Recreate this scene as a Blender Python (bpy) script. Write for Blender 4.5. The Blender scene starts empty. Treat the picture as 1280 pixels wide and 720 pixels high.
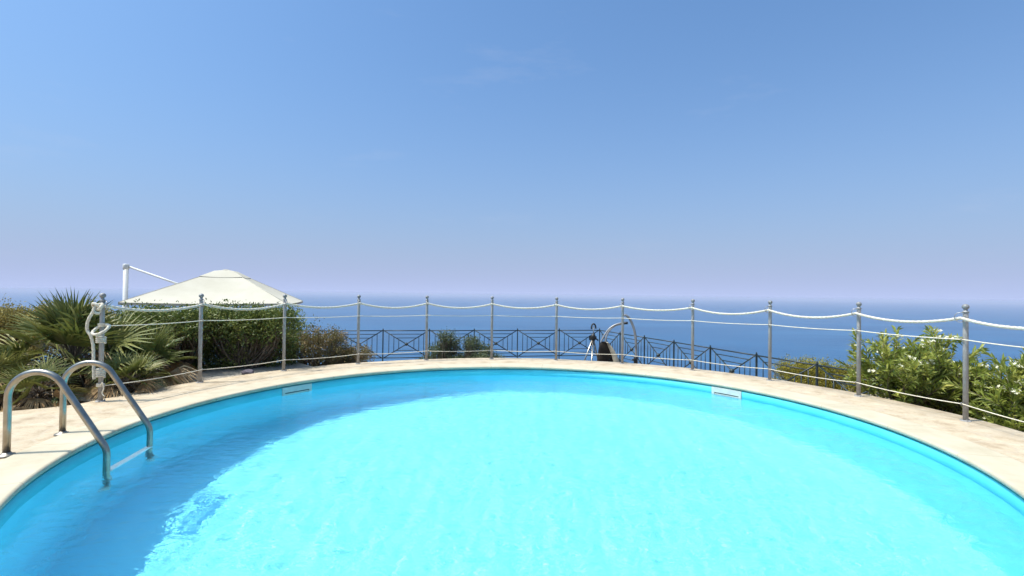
import bpy, math, random
import numpy as np
from mathutils import Vector, Matrix

S = bpy.context.scene
COL = S.collection
RNG = np.random.default_rng(7)
random.seed(7)
PI = math.pi

# ---------------------------------------------------------------- camera
F_PX, YH, ROLL, EYE = 610.0, 368.0, 0.0125, 1.15
PITCH = math.atan((YH - 360) / F_PX)
fw = Vector((0, math.cos(PITCH), math.sin(PITCH)))
right0 = Vector((1, 0, 0))
up0 = right0.cross(fw)
right = right0 * math.cos(ROLL) + up0 * math.sin(ROLL)
up = up0 * math.cos(ROLL) - right0 * math.sin(ROLL)
cam_d = bpy.data.cameras.new('camera')
cam_d.sensor_width = 36
cam_d.lens = 36 * F_PX / 1280
cam_d.clip_start = 0.05
cam_d.clip_end = 200000
cam = bpy.data.objects.new('camera', cam_d)
COL.objects.link(cam)
M = Matrix((right, up, -fw)).transposed().to_4x4()
M.translation = (0, 0, EYE)
cam.matrix_world = M
S.camera = cam


def ray(px, py):
    return fw * F_PX + right * (px - 640) - up * (py - 360)


def at_h(px, py, z):
    """world point on the level plane z that the photograph shows at px, py"""
    d = ray(px, py)
    return Vector((0, 0, EYE)) + d * ((z - EYE) / d.z)


def at_y(px, py, y):
    d = ray(px, py)
    return Vector((0, 0, EYE)) + d * (y / d.y)


# ---------------------------------------------------------------- object helpers
def tag(o, label=None, cat=None, group=None, kind=None):
    if label:
        o['label'] = label
    if cat:
        o['category'] = cat
    if group:
        o['group'] = group
    if kind:
        o['kind'] = kind
    return o


def empty(name, loc, rz=0.0):
    o = bpy.data.objects.new(name, None)
    o.empty_display_size = 0.1
    COL.objects.link(o)
    o.location = loc
    o.rotation_euler = (0, 0, rz)
    return o


def copy_tree(o, parent=None):
    c = o.copy()
    COL.objects.link(c)
    c.parent = parent
    for ch in [x for x in bpy.data.objects if x.parent == o]:
        copy_tree(ch, c)
    return c


class MB:
    """collects shapes, then links them as ONE mesh object"""

    def __init__(self):
        self.v, self.f, self.s = [], [], []

    def add(self, vs, fs, smooth=True):
        n = len(self.v)
        self.v += [tuple(p) for p in vs]
        self.f += [tuple(i + n for i in f) for f in fs]
        self.s += [smooth] * len(fs)
        return self

    def box(self, c, size, rz=0.0, bev=0.0, axes=None):
        c = Vector(c)
        hx, hy, hz = size[0] / 2, size[1] / 2, size[2] / 2
        if axes is None:
            ax = [Vector((math.cos(rz), math.sin(rz), 0)), Vector((-math.sin(rz), math.cos(rz), 0)), Vector((0, 0, 1))]
        else:
            ax = [Vector(a) for a in axes]
        b = min(bev, hx * .9, hy * .9, hz * .9)
        if b <= 0:
            vs = [c + ax[0] * hx * i + ax[1] * hy * j + ax[2] * hz * k for k in (-1, 1) for j in (-1, 1) for i in (-1, 1)]
            fs = [(0, 2, 3, 1), (4, 5, 7, 6), (0, 1, 5, 4), (2, 6, 7, 3), (0, 4, 6, 2), (1, 3, 7, 5)]
            return self.add(vs, fs, False)
        import bmesh
        bm = bmesh.new()
        r = bmesh.ops.create_cube(bm, size=1)
        for v in bm.verts:
            v.co = c + ax[0] * v.co.x * size[0] + ax[1] * v.co.y * size[1] + ax[2] * v.co.z * size[2]
        bmesh.ops.bevel(bm, geom=list(bm.edges), offset=b, segments=2, profile=.6, affect='EDGES')
        bm.verts.index_update()
        vs = [v.co.copy() for v in bm.verts]
        fs = [[v.index for v in f.verts] for f in bm.faces]
        bm.free()
        return self.add(vs, fs, False)

    def tube(self, path, r, n=10, closed=False, caps=True, lobes=0, lobe_amp=.12, twist=0.0):
        P = [Vector(p) for p in path]
        m = len(P)
        rr = r if isinstance(r, (list, tuple)) else [r] * m
        T = []
        for i in range(m):
            if closed:
                t = P[(i + 1) % m] - P[i - 1]
            else:
                t = P[min(i + 1, m - 1)] - P[max(i - 1, 0)]
            T.append(t.normalized() if t.length > 1e-9 else Vector((0, 0, 1)))
        a = Vector((0, 0, 1)) if abs(T[0].z) < .9 else Vector((1, 0, 0))
        N = (a - T[0] * a.dot(T[0])).normalized()
        vs, dist = [], 0.0
        for i in range(m):
            if i:
                q = T[i - 1].rotation_difference(T[i])
                N = q @ N
                N = (N - T[i] * N.dot(T[i])).normalized()
                dist += (P[i] - P[i - 1]).length
            B = T[i].cross(N)
            for k in range(n):
                ph = 2 * PI * k / n
                q = rr[i]
                if lobes:
                    q *= 1 + lobe_amp * abs(math.cos(lobes * (ph - twist * dist) / 2)) - lobe_amp
                vs.append(P[i] + (N * math.cos(ph) + B * math.sin(ph)) * q)
        fs = []
        for i in range(m if closed else m - 1):
            j = (i + 1) % m
            for k in range(n):
                l = (k + 1) % n
                fs.append((i * n + k, i * n + l, j * n + l, j * n + k))
        self.add(vs, fs, True)
        if caps and not closed:
            b = len(self.v) - len(vs)
            self.f.append(tuple(b + k for k in reversed(range(n))))
            self.f.append(tuple(b + (m - 1) * n + k for k in range(n)))
            self.s += [False, False]
        return self

    def lathe(self, prof, c=(0, 0, 0), n=20):
        c = Vector(c)
        vs, fs = [], []
        for (r, z) in prof:
            for k in range(n):
                a = 2 * PI * k / n
                vs.append(c + Vector((r * math.cos(a), r * math.sin(a), z)))
        for i in range(len(prof) - 1):
            for k in range(n):
                l = (k + 1) % n
                fs.append((i * n + k, i * n + l, (i + 1) * n + l, (i + 1) * n + k))
        fs.append(tuple(reversed(range(n))))
        fs.append(tuple((len(prof) - 1) * n + k for k in range(n)))
        return self.add(vs, fs, True)

    def build(self, name, mat, parent=None, origin=None):
        """vertices are in world space; parent (an Empty or its parts) gives the origin"""
        if origin is None:
            o = Vector((0, 0, 0))
            if parent is not None:
                p = parent
                while p.parent is not None:
                    p = p.parent
                o = Vector(p.location)
        else:
            o = Vector(origin)
        me = bpy.data.meshes.new(name)
        me.from_pydata([(p[0] - o[0], p[1] - o[1], p[2] - o[2]) for p in self.v], [], self.f)
        me.polygons.foreach_set('use_smooth', self.s)
        me.materials.append(mat)
        me.validate()
        ob = bpy.data.objects.new(name, me)
        COL.objects.link(ob)
        if parent is not None:
            ob.parent = parent
        else:
            ob.location = o
        return ob


def np_mesh(name, V, Fc, mat, parent=None, origin=None, smooth=False, tint=None):
    """V (n,3), Fc (m,k) with a constant k"""
    V = np.asarray(V, np.float32)
    o = np.zeros(3, np.float32)
    if origin is not None:
        o = np.array(origin, np.float32)
    elif parent is not None:
        p = parent
        while p.parent is not None:
            p = p.parent
        o = np.array(p.location, np.float32)
    me = bpy.data.meshes.new(name)
    k = Fc.shape[1]
    me.vertices.add(len(V))
    me.vertices.foreach_set('co', (V - o).astype(np.float32).ravel())
    me.loops.add(Fc.size)
    me.loops.foreach_set('vertex_index', Fc.astype(np.int32).ravel())
    me.polygons.add(len(Fc))
    me.polygons.foreach_set('loop_start', np.arange(0, Fc.size, k, dtype=np.int32))
    me.polygons.foreach_set('loop_total', np.full(len(Fc), k, np.int32))
    if smooth:
        me.polygons.foreach_set('use_smooth', np.ones(len(Fc), bool))
    me.update(calc_edges=True)
    if tint is not None:
        at = me.attributes.new('tint', 'FLOAT', 'POINT')
        at.data.foreach_set('value', np.asarray(tint, np.float32))
    me.materials.append(mat)
    ob = bpy.data.objects.new(name, me)
    COL.objects.link(ob)
    if parent is not None:
        ob.parent = parent
    else:
        ob.location = tuple(float(x) for x in o)
    return ob


# ---------------------------------------------------------------- materials
def new_mat(name):
    m = bpy.data.materials.new(name)
    m.use_nodes = True
    nt = m.node_tree
    nt.nodes.clear()
    out = nt.nodes.new('ShaderNodeOutputMaterial')
    return m, nt, out


def principled(nt, out, col, rough=.5, metal=0.0, spec=.5):
    b = nt.nodes.new('ShaderNodeBsdfPrincipled')
    if col is not None:
        b.inputs['Base Color'].default_value = (*col, 1)
    b.inputs['Roughness'].default_value = rough
    b.inputs['Metallic'].default_value = metal
    b.inputs['Specular IOR Level'].default_value = spec
    nt.links.new(b.outputs[0], out.inputs[0])
    return b


def ramp(nt, stops):
    r = nt.nodes.new('ShaderNodeValToRGB')
    e = r.color_ramp.elements
    while len(e) < len(stops):
        e.new(.5)
    for el, (p, c) in zip(e, stops):
        el.position = p
        el.color = (*c, 1)
    return r


def noise(nt, scale, detail=4, rough=.55, coord='Object', vec=None):
    n = nt.nodes.new('ShaderNodeTexNoise')
    n.inputs['Scale'].default_value = scale
    n.inputs['Detail'].default_value = detail
    n.inputs['Roughness'].default_value = rough
    if vec is None:
        tc = nt.nodes.new('ShaderNodeTexCoord')
        vec = tc.outputs[coord]
    nt.links.new(vec, n.inputs['Vector'])
    return n


def bump(nt, b, height, strength=.3, dist=.01):
    bp = nt.nodes.new('ShaderNodeBump')
    bp.inputs['Strength'].default_value = strength
    bp.inputs['Distance'].default_value = dist
    nt.links.new(height, bp.inputs['Height'])
    nt.links.new(bp.outputs[0], b.inputs['Normal'])
    return bp


def mottled(name, c1, c2, scale=8, rough=.6, metal=0.0, bstr=.2, bdist=.004, spec=.5, lo=.35, hi=.65):
    m, nt, out = new_mat(name)
    b = principled(nt, out, None, rough, metal, spec)
    n = noise(nt, scale, 6)
    r = ramp(nt, [(lo, c1), (hi, c2)])
    nt.links.new(n.outputs['Fac'], r.inputs[0])
    nt.links.new(r.outputs[0], b.inputs['Base Color'])
    if bstr:
        n2 = noise(nt, scale * 5, 5)
        bump(nt, b, n2.outputs['Fac'], bstr, bdist)
    return m


def leaf_mat(name, stops, trans=.3, rough=.55, tcol=(.25, .35, .05)):
    m, nt, out = new_mat(name)
    b = nt.nodes.new('ShaderNodeBsdfPrincipled')
    b.inputs['Roughness'].default_value = rough
    b.inputs['Specular IOR Level'].default_value = .35
    a = nt.nodes.new('ShaderNodeAttribute')
    a.attribute_name = 'tint'
    r = ramp(nt, stops)
    nt.links.new(a.outputs['Fac'], r.inputs[0])
    nt.links.new(r.outputs[0], b.inputs['Base Color'])
    t = nt.nodes.new('ShaderNodeBsdfTranslucent')
    mixc = nt.nodes.new('ShaderNodeMixRGB')
    mixc.blend_type = 'MIX'
    mixc.inputs[0].default_value = .4
    mixc.inputs[2].default_value = (*tcol, 1)
    nt.links.new(r.outputs[0], mixc.inputs[1])
    nt.links.new(mixc.outputs[0], t.inputs[0])
    mx = nt.nodes.new('ShaderNodeMixShader')
    mx.inputs[0].default_value = trans
    nt.links.new(b.outputs[0], mx.inputs[1])
    nt.links.new(t.outputs[0], mx.inputs[2])
    nt.links.new(mx.outputs[0], out.inputs[0])
    return m


MAT = {}
MAT['steel'] = mottled('brushed_steel', (.41, .365, .30), (.30, .265, .215), 14, .28, 1.0, .06, .001)
MAT['flange'] = mottled('dull_steel', (.20, .175, .14), (.28, .25, .21), 20, .45, .8, .1, .002)
MAT['post'] = mottled('grey_post_paint', (.24, .23, .215), (.33, .315, .295), 16, .6, 0, .12, .002)
MAT['finial'] = mottled('weathered_grey_metal', (.20, .195, .185), (.29, .28, .27), 30, .55, .1, .2, .003)
MAT['ring'] = mottled('galvanised_wire', (.42, .41, .40), (.3, .3, .3), 40, .35, .8, .05, .001)
MAT['rope'] = mottled('cream_rope', (.62, .575, .47), (.52, .465, .36), 40, .85, 0, .3, .003, .2)
MAT['cord'] = mottled('cream_cord', (.72, .66, .52), (.60, .53, .40), 30, .85, 0, .2, .002, .2)
MAT['iron'] = mottled('dark_green_iron', (.010, .022, .024), (.02, .032, .034), 20, .45, 0, .15, .002)
MAT['white_plastic'] = mottled('white_plastic', (.56, .57, .50), (.48, .49, .43), 12, .4, 0, .03, .001)
MAT['white_step'] = mottled('white_step_plastic', (.86, .86, .84), (.80, .80, .78), 12, .4, 0, 0)
MAT['cream_metal'] = mottled('cream_painted_metal', (.60, .59, .555), (.54, .53, .50), 8, .4, 0, .05, .001)
MAT['canvas'] = mottled('cream_canvas', (.49, .45, .36), (.455, .415, .325), 3, .9, 0, .15, .004, .1)
MAT['seam'] = mottled('cream_seam_tape', (.50, .46, .37), (.46, .42, .33), 6, .9, 0, 0)
MAT['dark_slot'] = mottled('dark_opening', (.10, .10, .085), (.05, .05, .045), 10, .7, 0, 0)
MAT['black'] = mottled('black_plastic', (.012, .012, .013), (.025, .025, .025), 20, .5, 0, .1, .002)
MAT['dark_fabric'] = mottled('black_brown_fabric', (.012, .010, .009), (.035, .027, .02), 10, .85, 0, .5, .01, .1)
MAT['beige_fabric'] = mottled('beige_fabric', (.60, .50, .36), (.46, .37, .25), 9, .9, 0, .4, .01, .1)
MAT['grey_tube'] = mottled('grey_tube_paint', (.32, .31, .30), (.25, .24, .23), 10, .4, .3, .05, .001)
MAT['bark'] = mottled('brown_bark', (.10, .075, .05), (.20, .155, .11), 18, .9, 0, .8, .01, .2)
MAT['palm_fibre'] = mottled('palm_fibre', (.06, .04, .025), (.17, .12, .07), 26, .95, 0, .9, .02, .1)
MAT['rock'] = mottled('dark_rock', (.10, .085, .10), (.20, .17, .19), 14, .9, 0, .8, .02, .2)

MAT['palm'] = leaf_mat('palm_green', [(0, (.055, .078, .021)), (.4, (.135, .155, .040)), (.75, (.25, .24, .070)), (1, (.48, .41, .18))], .15, .45, (.20, .22, .03))
MAT['palm_dry'] = leaf_mat('palm_dry', [(0, (.20, .12, .055)), (.5, (.44, .28, .13)), (1, (.66, .51, .30))], .15, .8, (.3, .2, .08))
MAT['dark_bush'] = leaf_mat('dark_green_leaves', [(0, (.04, .060, .013)), (.55, (.14, .170, .036)), (1, (.32, .31, .08))], .2, .5, (.15, .22, .03))
MAT['brown_bush'] = leaf_mat('brown_red_leaves', [(0, (.085, .090, .028)), (.5, (.18, .155, .052)), (1, (.38, .24, .11))], .2, .6, (.22, .12, .04))
MAT['gold_bush'] = leaf_mat('golden_brown_leaves', [(0, (.14, .135, .045)), (.5, (.32, .265, .08)), (1, (.52, .42, .13))], .2, .7, (.35, .26, .05))
MAT['olive_bush'] = leaf_mat('grey_green_leaves', [(0, (.045, .062, .028)), (.6, (.10, .125, .055)), (1, (.20, .19, .08))], .2, .6, (.15, .2, .06))
MAT['yellow_bush'] = leaf_mat('yellow_green_leaves', [(0, (.10, .11, .022)), (.5, (.25, .23, .03)), (1, (.46, .34, .035))], .25, .6, (.4, .34, .03))
MAT['oleander'] = leaf_mat('oleander_leaves', [(0, (.075, .12, .024)), (.5, (.225, .265, .048)), (1, (.47, .44, .11))], .33, .4, (.28, .34, .03))
MAT['petal'] = leaf_mat('cream_petals', [(0, (.72, .68, .42)), (1, (.82, .80, .66))], .3, .6, (.8, .75, .4))


def stone_mat():
    m, nt, out = new_mat('beige_flagstone')
    b = principled(nt, out, None, .8, 0, .25)
    tc = nt.nodes.new('ShaderNodeTexCoord')
    warp = noise(nt, 2.2, 3, .6, vec=tc.outputs['Object'])
    add = nt.nodes.new('ShaderNodeVectorMath')
    add.operation = 'MULTIPLY_ADD'
    nt.links.new(warp.outputs['Color'], add.inputs[0])
    add.inputs[1].default_value = (.16, .16, .0)
    nt.links.new(tc.outputs['Object'], add.inputs[2])
    v = nt.nodes.new('ShaderNodeTexVoronoi')
    v.feature = 'DISTANCE_TO_EDGE'
    v.inputs['Scale'].default_value = 3.3
    nt.links.new(add.outputs[0], v.inputs['Vector'])
    v2 = nt.nodes.new('ShaderNodeTexVoronoi')
    v2.inputs['Scale'].default_value = 3.3
    nt.links.new(add.outputs[0], v2.inputs['Vector'])
    jr = ramp(nt, [(.0, (1, 1, 1)), (.055, (0, 0, 0))])
    nt.links.new(v.outputs['Distance'], jr.inputs[0])
    big = noise(nt, 5, 7, .65, vec=tc.outputs['Object'])
    cr = ramp(nt, [(.32, (.34, .26, .17)), (.48, (.465, .375, .26)), (.66, (.54, .45, .325))])
    nt.links.new(big.outputs['Fac'], cr.inputs[0])
    per = nt.nodes.new('ShaderNodeMixRGB')
    per.blend_type = 'MULTIPLY'
    per.inputs[0].default_value = .35
    hs = ramp(nt, [(0, (.82, .78, .74)), (.5, (1, .97, .92)), (1, (.9, .84, .78))])
    sep = nt.nodes.new('ShaderNodeSeparateColor')
    nt.links.new(v2.outputs['Color'], sep.inputs[0])
    nt.links.new(sep.outputs[0], hs.inputs[0])
    nt.links.new(cr.outputs[0], per.inputs[1])
    nt.links.new(hs.outputs[0], per.inputs[2])
    j = nt.nodes.new('ShaderNodeMixRGB')
    nt.links.new(jr.outputs[0], j.inputs[0])
    nt.links.new(per.outputs[0], j.inputs[1])
    j.inputs[2].default_value = (.44, .36, .26, 1)
    fine = noise(nt, 45, 6, .7, vec=tc.outputs['Object'])
    sp = ramp(nt, [(.30, (.72, .66, .58)), (.48, (1, 1, 1))])
    nt.links.new(fine.outputs['Fac'], sp.inputs[0])
    mm = nt.nodes.new('ShaderNodeMixRGB')
    mm.blend_type = 'MULTIPLY'
    mm.inputs[0].default_value = .8
    nt.links.new(j.outputs[0], mm.inputs[1])
    nt.links.new(sp.outputs[0], mm.inputs[2])
    nt.links.new(mm.outputs[0], b.inputs['Base Color'])
    h = nt.nodes.new('ShaderNodeMath')
    h.operation = 'MULTIPLY_ADD'
    nt.links.new(jr.outputs[0], h.inputs[0])
    h.inputs[1].default_value = -.35
    nt.links.new(fine.outputs['Fac'], h.inputs[2])
    bump(nt, b, h.outputs[0], .45, .008)
    return m


def coping_mat():
    m, nt, out = new_mat('cream_coping_stone')
    b = principled(nt, out, None, .65, 0, .3)
    n = noise(nt, 3.5, 7, .65)
    r = ramp(nt, [(.3, (.41, .345, .235)), (.5, (.47, .405, .285)), (.7, (.51, .45, .325))])
    nt.links.new(n.outputs['Fac'], r.inputs[0])
    # a joint every 15 degrees round the pool
    tc = nt.nodes.new('ShaderNodeTexCoord')
    gr = nt.nodes.new('ShaderNodeTexGradient')
    gr.gradient_type = 'RADIAL'
    nt.links.new(tc.outputs['Object'], gr.inputs[0])
    mu = nt.nodes.new('ShaderNodeMath'); mu.operation = 'MULTIPLY'; mu.inputs[1].default_value = 26
    fr = nt.nodes.new('ShaderNodeMath'); fr.operation = 'FRACT'
    nt.links.new(gr.outputs['Fac'], mu.inputs[0])
    nt.links.new(mu.outputs[0], fr.inputs[0])
    jr = ramp(nt, [(0, (.55, .50, .43)), (.010, (1, 1, 1))])
    nt.links.new(fr.outputs[0], jr.inputs[0])
    mm = nt.nodes.new('ShaderNodeMixRGB'); mm.blend_type = 'MULTIPLY'; mm.inputs[0].default_value = 1
    nt.links.new(r.outputs[0], mm.inputs[1])
    nt.links.new(jr.outputs[0], mm.inputs[2])
    nt.links.new(mm.outputs[0], b.inputs['Base Color'])
    n2 = noise(nt, 30, 6, .6)
    bump(nt, b, n2.outputs['Fac'], .15, .004)
    return m


MAT['stone'] = stone_mat()
MAT['coping'] = coping_mat()
MAT['liner'] = mottled('turquoise_liner', (.065, .50, .56), (.085, .55, .61), 3, .5, 0, 0)
MAT['floor_liner'] = mottled('pale_blue_liner', (.17, .62, .755), (.19, .65, .785), 1.2, .6, 0, 0)
MAT['ground'] = mottled('dry_earth', (.20, .15, .10), (.34, .27, .19), 1.5, .95, 0, .7, .03, .1)
MAT['gravel'] = mottled('pale_gravel', (.30, .26, .21), (.52, .46, .37), 40, .95, 0, .9, .02, .1)


def water_mat():
    m, nt, out = new_mat('pool_water')
    b = nt.nodes.new('ShaderNodeBsdfPrincipled')
    b.inputs['Base Color'].default_value = (.93, .99, 1, 1)
    b.inputs['Roughness'].default_value = 0.0
    b.inputs['IOR'].default_value = 1.333
    b.inputs['Transmission Weight'].default_value = 1
    b.inputs['Specular Tint'].default_value = (.55, .85, 1, 1)
    tc = nt.nodes.new('ShaderNodeTexCoord')
    mp = nt.nodes.new('ShaderNodeMapping')
    mp.inputs['Scale'].default_value = (.55, 1.0, 1)
    mp.inputs['Rotation'].default_value = (0, 0, -.35)
    nt.links.new(tc.outputs['Object'], mp.inputs[0])
    n = noise(nt, 13, 4, .55, vec=mp.outputs[0])
    n.inputs['Distortion'].default_value = .6
    bump(nt, b, n.outputs['Fac'], .55, .013)
    nt.links.new(b.outputs[0], out.inputs[0])
    return m


def sea_mat():
    m, nt, out = new_mat('sea_water')
    b = principled(nt, out, None, .35, 0, .5)
    b.inputs['IOR'].default_value = 1.333
    tc = nt.nodes.new('ShaderNodeTexCoord')
    mps = nt.nodes.new('ShaderNodeMapping')
    mps.inputs['Scale'].default_value = (.25, 1, 1)
    mps.inputs['Rotation'].default_value = (0, 0, .25)
    nt.links.new(tc.outputs['Object'], mps.inputs[0])
    n0 = noise(nt, .004, 8, .65, vec=mps.outputs[0])
    r = ramp(nt, [(.32, (.004, .055, .130)), (.5, (.007, .074, .165)), (.68, (.014, .098, .200))])
    nt.links.new(n0.outputs['Fac'], r.inputs[0])
    nt.links.new(r.outputs[0], b.inputs['Base Color'])
    n = noise(nt, .03, 8, .65, vec=tc.outputs['Object'])
    bump(nt, b, n.outputs['Fac'], .6, 6.0)
    return m


MAT['water'] = water_mat()
MAT['sea'] = sea_mat()

# ---------------------------------------------------------------- pool
PC = Vector((.09, 4.42, 0))
PR = 3.325
FC = Vector((.042, 4.382, 0))      # centre of the ring of railing posts
FR = 4.295
WATER = -.13
DEPTH = -1.38
NA = 192


def ring_surface(name, prof, mat, segs=NA, c=PC, rmul=None, smooth=True, close=False):
    """prof: list of (radius, z) swept round the pool centre"""
    V, Fc = [], []
    for i in range(segs):
        a = 2 * PI * i / segs
        for (r, z) in prof:
            q = r if rmul is None else rmul(a, r)
            V.append((q * math.cos(a), q * math.sin(a), z))
    k = len(prof)
    for i in range(segs):
        j = (i + 1) % segs
        for t in range(k - 1 if not close else k):
            u = (t + 1) % k
            Fc.append((i * k + t, j * k + t, j * k + u, i * k + u))
    V = np.array(V) + np.array(c)
    return np_mesh(name, V, np.array(Fc), mat, origin=c, smooth=smooth)


# liner wall with a coved foot, and the flat bottom
wall = ring_surface('pool_wall', [(PR + .012, -.12), (PR + .012, DEPTH + .10), (PR + .005, DEPTH + .05), (PR - .02, DEPTH + .02), (PR - .06, DEPTH + .003)][::-1], MAT['floor_liner'])
tag(wall, kind='structure')
band = ring_surface('pool_wall_band', [(PR + .013, -.146), (PR + .008, -.142), (PR + .008, -.044), (PR + .013, -.042), (PR + .045, -.042), (PR + .045, -.03)], MAT['liner'])
tag(band, kind='structure')
fl = MB()
fl.add([(PC.x + (PR - .02) * math.cos(2 * PI * i / NA), PC.y + (PR - .02) * math.sin(2 * PI * i / NA), DEPTH) for i in range(NA)], [tuple(range(NA))], False)
floor = fl.build('pool_floor', MAT['floor_liner'], origin=(PC.x, PC.y, DEPTH))
tag(floor, kind='structure')

# coping ring with a rounded nose
nose = [(PR + .32, -.06), (PR + .32, .006), (PR + .318, .0135), (PR + .312, .014), (PR + .25, .014), (PR + .035, .014), (PR + .028, .014)]
for t in range(0, 9):
    a = PI / 2 + t * PI / 8
    nose.append((PR + .012 + .020 * math.cos(a), -.008 + .022 * math.sin(a)))
nose += [(PR + .018, -.0305), (PR + .05, -.031), (PR + .052, -.034), (PR + .052, -.06)]
cop = ring_surface('pool_coping', nose[::-1], MAT['coping'], close=True)
tag(cop, kind='structure')


# water with real ripples
def ripples(X, Y):
    rng = np.random.default_rng(11)
    Z = np.zeros_like(X)
    for i in range(90):
        lam = .06 * (10 ** rng.random())
        k = 2 * PI / lam
        a = rng.normal(.5, 1.0)
        slope = .0040 if lam > .2 else .0038
        amp = slope / k * (.5 + rng.random())
        Z += amp * np.sin(k * (X * math.cos(a) + Y * math.sin(a)) + rng.random() * 6.28)
    patch = .55 + .45 * np.sin(X * 1.1 + 1.3) * np.sin(Y * .9 + .4 * X + .6) + .25 * np.sin(2.3 * X - 1.7 * Y)
    return Z * np.clip(.75 + .3 * patch, .6, 1.1)


def build_water():
    st = .0105
    n = int(2 * (PR + .02) / st) + 2
    g = np.linspace(-(PR + .012), PR + .012, n)
    X, Y = np.meshgrid(g, g)
    R = np.hypot(X, Y)
    s = np.where(R > PR + .0098, (PR + .0098) / np.maximum(R, 1e-6), 1)
    X2, Y2 = X * s, Y * s
    Z = ripples(X2, Y2) + WATER
    V = np.stack([X2 + PC.x, Y2 + PC.y, Z], -1).reshape(-1, 3)
    I = np.arange(n * n).reshape(n, n)
    Q = np.stack([I[:-1, :-1], I[:-1, 1:], I[1:, 1:], I[1:, :-1]], -1).reshape(-1, 4)
    keep = (R.ravel()[Q] < PR + .0098).any(1)
    Q = Q[keep]
    used = np.unique(Q)
    rm = np.full(n * n, -1)
    rm[used] = np.arange(len(used))
    return np_mesh('pool_water', V[used], rm[Q], MAT['water'], origin=(PC.x, PC.y, WATER), smooth=True)


water = build_water()
tag(water, kind='structure')
water.cycles.is_caustics_caster = True
for o in (wall, floor):
    o.cycles.is_caustics_receiver = True

# deck: a stone ring, opening into a terrace at the left and behind the camera
A0, A1 = -.35, 3.02


def deck_r(a):
    a = (a + PI) % (2 * PI) - PI
    if a < -PI / 2 - .2:
        a += 2 * PI
    base = 4.43 + .012 * math.sin(9 * a) + .008 * math.sin(23 * a)
    if a > A1:
        t = min(1, (a - A1) / .55)
        return base + (9.5 - base) * (t * t * (3 - 2 * t))
    if a < A0:
        t = min(1, (A0 - a) / .6)
        return base + (9.5 - base) * (t * t * (3 - 2 * t))
    return base


def deck():
    V, Fc = [], []
    prof_n = 5
    for i in range(288):
        a = 2 * PI * i / 288
        ro = deck_r(a)
        for (r, z) in ((PR + .33, -.002), ((PR + .33 + ro) / 2, 0), (ro - .015, 0), (ro, -.015), (ro, -.30)):
            V.append((PC.x + r * math.cos(a), PC.y + r * math.sin(a), z))
    for i in range(288):
        j = (i + 1) % 288
        for t in range(prof_n - 1):
            Fc.append((i * prof_n + t, j * prof_n + t, j * prof_n + t + 1, i * prof_n + t + 1)[::-1])
    o = np_mesh('pool_deck', np.array(V), np.array(Fc), MAT['stone'], origin=PC)
    return tag(o, kind='structure')


deck()


# ---------------------------------------------------------------- terrain and sea
def sstep(a, b, x):
    t = np.clip((x - a) / (b - a), 0, 1)
    return t * t * (3 - 2 * t)


def ground_h(x, y):
    x = np.asarray(x, float)
    y = np.asarray(y, float)
    rho = np.hypot(x - PC.x, y - PC.y)
    left = (1 - sstep(-3.5, -2.7, x)) * (1 - sstep(8.2, 9.6, y))
    near = 1 - sstep(2.5, 5.0, y)
    rightb = sstep(3.0, 4.0, x) * (1 - sstep(5.0, 6.4, rho)) * .85
    lvl = np.maximum(np.maximum(left, near), rightb)
    h = -1.55 + lvl * 1.47
    h = h - np.maximum(0, rho - 14.2) * .62 * sstep(14.2, 16.5, rho) * (sstep(-30, -5, y))
    h = h + .03 * np.sin(x * 1.7 + y) * np.sin(y * 1.3 - x * .6)
    h = np.where(rho < 4.7, np.minimum(h, -.10), h)
    return np.maximum(h, -121.5)


def terrain():
    rs = np.concatenate([np.linspace(4.15, 12, 60), np.linspace(12.3, 24, 40), np.geomspace(25, 420, 40)])
    na = 240
    an = np.linspace(0, 2 * PI, na, endpoint=False)
    A, R = np.meshgrid(an, rs, indexing='ij')
    X = PC.x + R * np.cos(A)
    Y = PC.y + R * np.sin(A)
    Z = ground_h(X, Y)
    k = len(rs)
    V = np.stack([X, Y, Z], -1).reshape(-1, 3)
    Fc = []
    for i in range(na):
        j = (i + 1) % na
        t = np.arange(k - 1)
        Fc.append(np.stack([i * k + t, i * k + t + 1, j * k + t + 1, j * k + t], -1))
    o = np_mesh('hillside', V, np.concatenate(Fc), MAT['ground'], origin=(0, 0, 0), smooth=True)
    return tag(o, kind='structure')


terrain()

sea = MB()
R_SEA = 58000
sea.add([(R_SEA * math.cos(2 * PI * i / 64), R_SEA * math.sin(2 * PI * i / 64), -120) for i in range(64)], [tuple(range(64))], False)
tag(sea.build('sea', MAT['sea'], origin=(0, 0, -120)), kind='structure')


def bed(name, pts, z0, mat):
    m = MB()
    V = []
    rng = np.random.default_rng(3)
    for (x, y) in pts:
        V.append((x, y, z0))
    m.add(V, [tuple(range(len(V)))], False)
    return tag(m.build(name, mat, origin=(V[0][0], V[0][1], z0)), kind='structure')


# pale gravel between the deck and the bushes at the left
gp = []
for i in range(28):
    a = 2.34 + (2.98 - 2.34) * i / 27
    gp.append((PC.x + 4.36 * math.cos(a), PC.y + 4.36 * math.sin(a)))
for i in range(28):
    a = 2.98 - (2.98 - 2.34) * i / 27
    r = 5.5 + .12 * math.sin(7 * i) + .1 * math.sin(3.1 * i)
    gp.append((PC.x + r * math.cos(a), PC.y + r * math.sin(a)))
bed('gravel_bed', gp, -.035, MAT['gravel'])

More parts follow.
